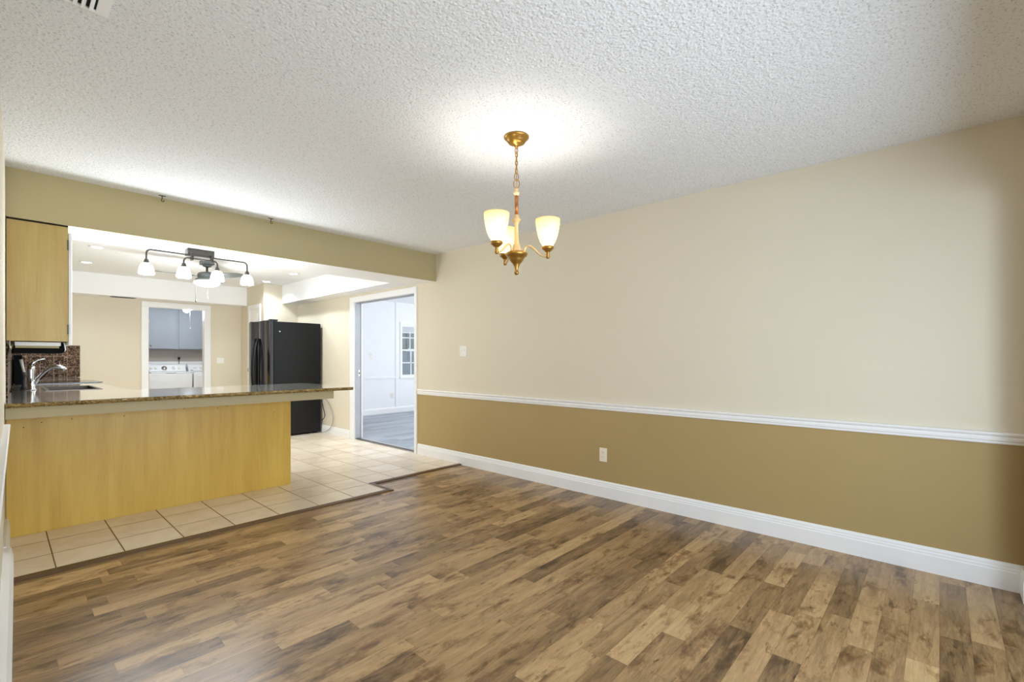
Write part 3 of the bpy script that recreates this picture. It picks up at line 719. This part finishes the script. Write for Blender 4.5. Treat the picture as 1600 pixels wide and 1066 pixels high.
dn = part(fdoor(7.322, 7.742), 'door', M['fridge_door'], r); df = part(fdoor(7.750, 8.168), 'door', M['fridge_door'], r)
for d, yy in ((dn, 7.690), (df, 7.800)):
    h = MB(); pts = []
    for i in range(15):
        u = i / 14; z = 0.55 + (1.50 - 0.55) * u; pts.append((2.678 - 0.058 * math.sin(PI * u) ** 0.55, yy, z))
    h.tube(pts, [.013] * 15, n=10); h.tube([(2.688, yy, 0.55), (2.683, yy, 0.80), (2.683, yy, 1.25), (2.688, yy, 1.50)], 0.010, n=8); sub(h, 'handle', M['black'], d)
for y0 in (7.33, 8.10):
    m = MB(); m.box(2.715, 2.83, y0, y0 + 0.06, 1.7655, 1.782, bev=0.004); m.box(2.775, 2.825, y0 + 0.005, y0 + 0.055, 1.750, 1.768); part(m, 'hinge_cover', M['black'], r)
m = MB(); m.lathe([(0.009, 0), (0.009, 0.003), (0.006, 0.004), (0, 0.004)], (2.853, 7.3248, 1.604), M4=Matrix.Rotation(PI / 2, 4, 'X'), n=16); part(m, 'badge', M['plate_white'], r)
pts = [(3.500, 7.30, 0.62), (3.500, 7.20, 0.56), (3.498, 7.06, 0.47), (3.498, 6.97, 0.36), (3.497, 6.94, 0.26), (3.495, 6.97, 0.17), (3.494, 7.04, 0.10), (3.49, 7.14, 0.05), (3.49, 7.24, 0.022), (3.47, 7.31, 0.018)]
def smooth_pts(p, n=5):
    p = [Vector(q) for q in p]; out = []
    for i in range(len(p) - 1):
        a, b_, c_, d_ = p[max(i - 1, 0)], p[i], p[i + 1], p[min(i + 2, len(p) - 1)]
        for k in range(n):
            t_ = k / n
            out.append(0.5 * ((2 * b_) + (c_ - a) * t_ + (2 * a - 5 * b_ + 4 * c_ - d_) * t_ ** 2 + (3 * b_ - a - 3 * c_ + d_) * t_ ** 3))
    out.append(p[-1]); return out
m = MB(); m.tube(smooth_pts(pts), 0.005, n=8)
tag(m.build('water_line', M['cord_grey']), 'thin grey hose looping out beside the refrigerator', 'hose')
m = MB(); m.tube(smooth_pts([(3.497, 7.318, 0.55), (3.497, 7.27, 0.42), (3.497, 7.23, 0.34), (3.497, 7.22, 0.27), (3.497, 7.318, 0.20)]), 0.006, n=8)
tag(m.build('power_cord', M['black']), 'short black cord hanging behind the refrigerator edge', 'cord')

# ------------------------------------------------------------------ chandelier
CX, CY = 1.956, 1.750
r = empty('chandelier', (CX, CY, ZC), 'antique gold three arm chandelier hanging in the dining room', 'chandelier')
m = MB(); m.lathe([(0.070, 2.4395), (0.070, 2.432), (0.062, 2.426), (0.050, 2.412), (0.046, 2.404), (0.034, 2.398), (0.020, 2.392), (0.010, 2.388), (0.008, 2.376), (0, 2.375)], (CX, CY, 0), n=40); part(m, 'canopy', M['gold'], r)
m = MB()
def link(zc, hh, hw, ang, rr=0.0024):
    pts = []
    for i in range(20):
        a = 2 * PI * i / 20; px, pz = hw * math.cos(a), hh * math.sin(a)
        pts.append((CX + px * math.cos(ang), CY + px * math.sin(ang), zc + pz))
    m.tube(pts, rr, n=7, closed=True)
link(2.362, 0.017, 0.008, -YAW)
z = 2.340
for i in range(5): link(z - i * 0.023, 0.0155, 0.0065, -YAW + PI / 2 * (i % 2) + 0.3)
link(2.216, 0.021, 0.012, -YAW + 0.2); link(2.176, 0.024, 0.016, -YAW)
m.tube([(CX, CY, 2.39), (CX + 0.003, CY, 2.33), (CX - 0.003, CY, 2.27), (CX + 0.002, CY, 2.2), (CX, CY, 2.14)], 0.0022, n=6)
part(m, 'chain', M['gold'], r)
m = MB()
m.lathe([(0, 2.152), (0.008, 2.150), (0.012, 2.142), (0.009, 2.136), (0.016, 2.130), (0.018, 2.124), (0.013, 2.116), (0.011, 2.110)], (CX, CY, 0), M['pale_gold'], n=24)
m.lathe([(0.0098, 2.112), (0.0098, 2.000)], (CX, CY, 0), M['copper'], n=20)
m.lathe([(0.011, 2.003), (0.015, 1.998), (0.015, 1.990), (0.020, 1.984), (0.026, 1.976), (0.024, 1.968), (0.016, 1.962), (0.014, 1.952), (0.011, 1.945), (0.012, 1.87), (0.014, 1.850), (0.013, 1.842), (0.020, 1.836), (0.022, 1.822), (0.033, 1.802), (0.035, 1.796), (0.020, 1.793)], (CX, CY, 0), M['pale_gold'], n=28)
part(m, 'stem', None, r)
m = MB(); m.lathe([(0.018, 1.795), (0.050, 1.794), (0.061, 1.788), (0.063, 1.781), (0.058, 1.775), (0.056, 1.770), (0.044, 1.764), (0.040, 1.752), (0.031, 1.738), (0.020, 1.728), (0.018, 1.722), (0.013, 1.712), (0.010, 1.697), (0.008, 1.690), (0.0125, 1.684), (0.013, 1.676), (0.009, 1.668), (0, 1.666)], (CX, CY, 0), n=36); part(m, 'centre_bowl', M['gold'], r)
Rv = Vector((math.cos(YAW), -math.sin(YAW), 0)); Fv = Vector((math.sin(YAW), math.cos(YAW), 0))
for ang in (-7.6, 112.4, 232.4):
    a = math.radians(ang); D = (Rv * math.cos(a) + Fv * math.sin(a)).normalized(); c0 = Vector((CX, CY, 0))
    def pt(d, z): return c0 + D * d + Vector((0, 0, z))
    m = MB(); m.tube(smooth_pts([pt(0.044, 1.785), pt(0.046, 1.806), pt(0.056, 1.822), pt(0.072, 1.826), (pt(0.095, 1.812)), pt(0.120, 1.786), pt(0.142, 1.770), pt(0.160, 1.766), pt(0.175, 1.767)], 4), 0.0058, n=10)
    arm = part(m, 'arm', M['pale_gold'], r)
    p0 = pt(0.175, 0)
    m = MB(); m.lathe([(0, 1.752), (0.008, 1.754), (0.011, 1.762), (0.008, 1.772), (0.0105, 1.776), (0.009, 1.782), (0.010, 1.788), (0.020, 1.796), (0.031, 1.806), (0.034, 1.815), (0.030, 1.822), (0.016, 1.823)], (p0.x, p0.y, 0), n=24); sub(m, 'shade_holder', M['gold'], arm)
    m = MB(); prof = [(0.022, 1.8235), (0.031, 1.828), (0.042, 1.846), (0.052, 1.872), (0.060, 1.904), (0.0655, 1.938), (0.069, 1.970)]
    prof += [(rr - 0.003, zz) for rr, zz in reversed(prof[1:])]
    m.lathe(prof, (p0.x, p0.y, 0), n=36, cap=False); sub(m, 'lamp_shade', M['shade'], arm)
    m = MB(); m.lathe([(0.012, 1.825), (0.012, 1.850), (0.020, 1.872), (0.027, 1.895), (0.024, 1.917), (0.012, 1.930), (0, 1.933)], (p0.x, p0.y, 0), n=18); sub(m, 'bulb', M['bulb_warm'], arm)

# ------------------------------------------------------------------ kitchen ceiling lamps
r = empty('track_light', (1.164, 4.64, 2.122), 'dark bronze four shade track light under the white beam soffit', 'track light')
m = MB(); m.box(1.066, 1.262, 4.630, 4.730, 2.066, 2.1215, bev=0.004); part(m, 'canopy', M['track_dark'], r)
def bar(xa, xb, y, zt, zd, rc=0.03):
    pts = [(xa, y, zd), (xa, y, zt - rc)]
    pts += [(xa + rc - rc * math.cos(q), y, zt - rc + rc * math.sin(q)) for q in (0.4, 0.8, 1.2)] + [(xa + rc, y, zt), (xb - rc, y, zt)]
    pts += [(xb - rc + rc * math.sin(q), y, zt - rc + rc * math.cos(q)) for q in (0.4, 0.8, 1.2)] + [(xb, y, zt - rc), (xb, y, zd)]
    mm = MB(); mm.tube(pts, 0.0065, n=10); return mm
b1 = part(bar(0.788, 1.515, 4.620, 2.062, 1.975), 'bar', M['track_dark'], r); b2 = part(bar(1.030, 1.272, 4.595, 2.032, 1.965), 'bar', M['track_dark'], r)
for x in (1.09, 1.235):
    m = MB(); m.box(x - 0.009, x + 0.009, 4.586, 4.632, 2.018, 2.080, bev=0.003); part(m, 'bracket', M['track_dark'], r)
for x, y, bb in ((0.788, 4.620, b1), (1.515, 4.620, b1), (1.030, 4.595, b2), (1.272, 4.595, b2)):
    m = MB(); m.lathe([(0.010, 1.985), (0.014, 1.978), (0.018, 1.960), (0.018, 1.950)], (x, y, 0), n=16); sub(m, 'socket', M['track_dark'], bb)
    m = MB(); m.lathe([(0.018, 1.952), (0.032, 1.945), (0.043, 1.925), (0.050, 1.895), (0.053, 1.868), (0.045, 1.862), (0, 1.862)], (x, y, 0), n=24); sub(m, 'lamp_shade', M['glow_white'], bb)
    point('light_track', (x, y, 1.79), 9, (0.88, 0.95, 1.0), 0.05)
# fan
FX, FY = 1.79, 6.88
r = empty('ceiling_fan', (FX, FY, ZC), 'silver three blade ceiling fan with light bowl in the kitchen', 'ceiling fan')
m = MB(); m.box(FX - 0.07, FX + 0.07, FY - 0.07, FY + 0.07, 2.385, 2.4395, bev=0.01); m.lathe([(0.055, 2.386), (0.045, 2.365), (0.02, 2.355)], (FX, FY, 0), n=24); part(m, 'canopy', M['fan_metal'], r)
m = MB(); m.tube([(FX, FY, 2.36), (FX, FY, 2.28)], 0.013); part(m, 'downrod', M['track_dark'], r)
m = MB(); m.lathe([(0.02, 2.300), (0.055, 2.292), (0.095, 2.278), (0.105, 2.255), (0.105, 2.225), (0.085, 2.212), (0.125, 2.206), (0.128, 2.175), (0.10, 2.170), (0, 2.17)], (FX, FY, 0), n=36); part(m, 'motor_housing', M['fan_metal'], r)
for ang in (-14, 106, 226):
    a = math.radians(ang); D = (Rv * math.cos(a) + Fv * math.sin(a)); ph = math.atan2(D.y, D.x)
    m = MB(); n = 12; out = []
    for i in range(n + 1):
        u = i / n; L = 0.15 + 0.39 * u; w = 0.045 + 0.030 * math.sin(PI * min(1, u * 0.9 + 0.1)) if u < 0.97 else 0.03
        out.append((L, w))
    pts = [(L, w) for L, w in out] + [(0.55, 0)] + [(L, -w) for L, w in reversed(out)]
    vs = m.prism(pts, 'z', -0.004, 0.004)
    vs += m.box(0.085, 0.19, -0.02, 0.02, -0.010, -0.004)
    bmesh.ops.transform(m.bm, matrix=Matrix.Translation((FX, FY, 2.240)) @ Matrix.Rotation(ph, 4, 'Z') @ Matrix.Rotation(math.radians(-11), 4, 'X'), verts=vs)
    part(m, 'blade', M['fan_metal'], r)
m = MB(); m.lathe([(0.10, 2.172), (0.140, 2.166), (0.143, 2.155), (0.125, 2.135), (0.085, 2.118), (0.04, 2.110), (0, 2.108)], (FX, FY, 0), n=36); part(m, 'light_bowl', M['glow_disc'], r)
for dx, zl in ((-0.075, 1.93), (0.075, 1.97)):
    m = MB(); p_ = Vector((FX, FY, 0)) + Rv * dx - Fv * 0.10; m.tube([(p_.x, p_.y, 2.18), (p_.x, p_.y, zl)], 0.0022, n=6)
    m.lathe([(0.003, zl + 0.002), (0.006, zl - 0.012), (0.005, zl - 0.03), (0, zl - 0.032)], (p_.x, p_.y, 0), n=10)
    part(m, 'pull_chain', M['track_dark'] if dx < 0 else M['plate_white'], r)
point('light_fan', (FX, FY, 2.04), 24, (0.86, 0.94, 1.0), 0.12)
# recessed downlights
spots = [(0.744, 6.93, 'recessed ceiling light at the left, nearer the dining room'), (0.770, 8.13, 'recessed ceiling light at the left, nearer the far wall'),
         (2.918, 8.02, 'recessed ceiling light right in front of the pantry block'), (2.922, 7.00, 'recessed ceiling light beside the right soffit')]
proto = None
for i, (x, y, lab) in enumerate(spots):
    if proto is None:
        proto = empty('recessed_light', (x, y, ZC), lab, 'ceiling light', 'recessed lights in the kitchen ceiling')
        m = MB(); m.lathe([(0.050, -0.004), (0.052, -0.0065), (0.074, -0.005), (0.078, -0.0006), (0.050, -0.0006)], (0, 0, 0), n=32, cap=False); o = m.build('trim_ring', M['white']); o.parent = proto
        m = MB(); m.lathe([(0.0515, -0.003), (0.03, -0.0045), (0, -0.005)], (0, 0, 0), n=28, cap=False); o = m.build('lens', M['glow_disc']); o.parent = proto
    else:
        c_ = copy_tree(proto); c_.location = (x, y, ZC); c_['label'] = lab
    spot('light_recessed', (x, y, ZC - 0.02), 33, (0.84, 0.93, 1.0))
spot('light_recessed', (2.92, 5.95, ZC - 0.02), 16, (0.84, 0.93, 1.0))
spot('light_recessed', (0.76, 5.80, ZC - 0.02), 45, (0.84, 0.93, 1.0))  # unseen extra spot added to help light the kitchen, no fixture

# ------------------------------------------------------------------ small fittings
def wall_plate(name, label, cat, loc, facing, w, h, m, toggles=0, outlet=False, group=None):
    """plate lies in local xz, stands out along local -y"""
    r = empty(name, loc, label, cat, group); r.rotation_euler = (0, 0, facing)
    b = MB(); b.box(-w / 2, w / 2, -0.006, -0.0003, -h / 2, h / 2, bev=0.0025); o = b.build('plate', m); o.parent = r
    for i in range(toggles):
        x = (i - (toggles - 1) / 2) * 0.046
        b = MB(); b.box(x - 0.005, x + 0.005, -0.014, -0.005, (-0.004, 0.004)[i % 2], (0.016, 0.024)[i % 2], bev=0.002); b.box(x - 0.007, x + 0.007, -0.0072, -0.0055, -0.014, 0.030)
        o = b.build('toggle', M['plate_white']); o.parent = r
    if outlet:
        for z in (0.020, -0.020):
            b = MB(); b.box(-0.017, 0.017, -0.0085, -0.0055, z - 0.0145, z + 0.0145, m, bev=0.004)
            b.box(-0.008, -0.0055, -0.0092, -0.0082, z - 0.002, z + 0.008, M['dark_grey']); b.box(0.0045, 0.0070, -0.0092, -0.0082, z - 0.001, z + 0.007, M['dark_grey']); b.box(-0.002, 0.002, -0.0092, -0.0082, z - 0.010, z - 0.006, M['dark_grey'])
            o = b.build('receptacle'); o.parent = r
    return r
R_ = -PI / 2      # local -y -> world -x
wall_plate('light_switch', 'white double light switch on the cream wall right of the doorway', 'light switch', (XR, 3.957, 1.277), R_, 0.112, 0.122, M['plate_white'], 2)
wall_plate('wall_outlet', 'ivory outlet on the tan wall below the chair rail', 'outlet', (XR, 2.147, 0.366), R_, 0.074, 0.118, M['ivory'], 0, True)
wall_plate('light_switch', 'white double light switch on the far wall beside laundry doorway', 'light switch', (2.633, 9.35, 1.157), 0, 0.112, 0.100, M['plate_white'], 2)
wall_plate('light_switch', 'white switch plate on the sun room wall seen through the doorway', 'light switch', (5.311, RY1, 1.26), 0, 0.075, 0.118, M['plate_white'], 1)
wall_plate('wall_outlet', 'white outlet low on the sun room wall panel', 'outlet', (5.82, RY1, 0.38), 0, 0.075, 0.118, M['plate_white'], 0, True)
# screw hooks at the ceiling edge above the beam
proto = None
for x, lab in ((0.842, 'small metal ceiling hook above the beam, left of the pair'), (1.629, 'small metal ceiling hook above the beam, right of the pair')):
    if proto is None:
        proto = empty('ceiling_hook', (x, 4.375, ZC), lab, 'hook', 'hooks in the ceiling edge')
        m = MB(); m.box(-0.022, 0.022, -0.006, 0.006, -0.004, -0.0004); m.tube([(0, 0, -0.003), (0, 0, -0.026), (-0.004, 0, -0.034), (-0.002, 0, -0.044), (0.006, 0, -0.046), (0.011, 0, -0.040), (0.011, 0, -0.033)], 0.0035, n=8)
        o = m.build('hook', M['hook']); o.parent = proto
    else:
        c_ = copy_tree(proto); c_.location = (x, 4.375, ZC); c_['label'] = lab
# ceiling register at the top left of the photo
r = empty('ceiling_register', (0.10, 2.0, ZC), 'white air register in the dining ceiling at the upper left', 'vent')
m = MB(); vx0, vx1, vy0, vy1 = 0.02, 0.268, 1.78, 2.226; fw = 0.034
m.box(vx0, vx0 + 0.02, vy0, vy1, ZC - 0.008, ZC - 0.0005); m.box(vx1 - fw, vx1, vy0, vy1, ZC - 0.008, ZC - 0.0005); m.box(vx0 + 0.02, vx1 - fw, vy0, vy0 + 0.02, ZC - 0.008, ZC - 0.0005); m.box(vx0 + 0.02, vx1 - fw, vy1 - 0.012, vy1, ZC - 0.008, ZC - 0.0005)
part(m, 'frame', M['white_matte'], r)
m = MB(); m.box(vx0 + 0.02, vx1 - fw, vy0 + 0.02, vy1 - 0.012, ZC - 0.002, ZC - 0.0004); part(m, 'opening_shade', M['hole_shade'], r)  # dark sheet standing in for the shade behind the louvres
m = MB()
for i in range(9):
    x = vx0 + 0.033 + i * 0.021
    vs = m.box(-0.0075, 0.0075, vy0 + 0.02, vy1 - 0.012, -0.0008, 0.0008)
    bmesh.ops.transform(m.bm, matrix=Matrix.Translation((x, 0, ZC - 0.009)) @ Matrix.Rotation(math.radians(-38), 4, 'Y'), verts=vs)
part(m, 'louvre', M['white_matte'], r)
r = empty('soffit_register', (1.28, 9.15, 2.13), 'dark slotted air register under the far white soffit', 'vent')
m = MB(); m.box(1.13, 1.43, 9.09, 9.22, 2.122, 2.1295, bev=0.002); part(m, 'frame', M['grey_plastic'], r)
m = MB()
for i in range(5): m.box(1.15, 1.41, 9.105 + i * 0.022, 9.117 + i * 0.022, 2.1195, 2.1225)
part(m, 'louvre', M['dark_grey'], r)
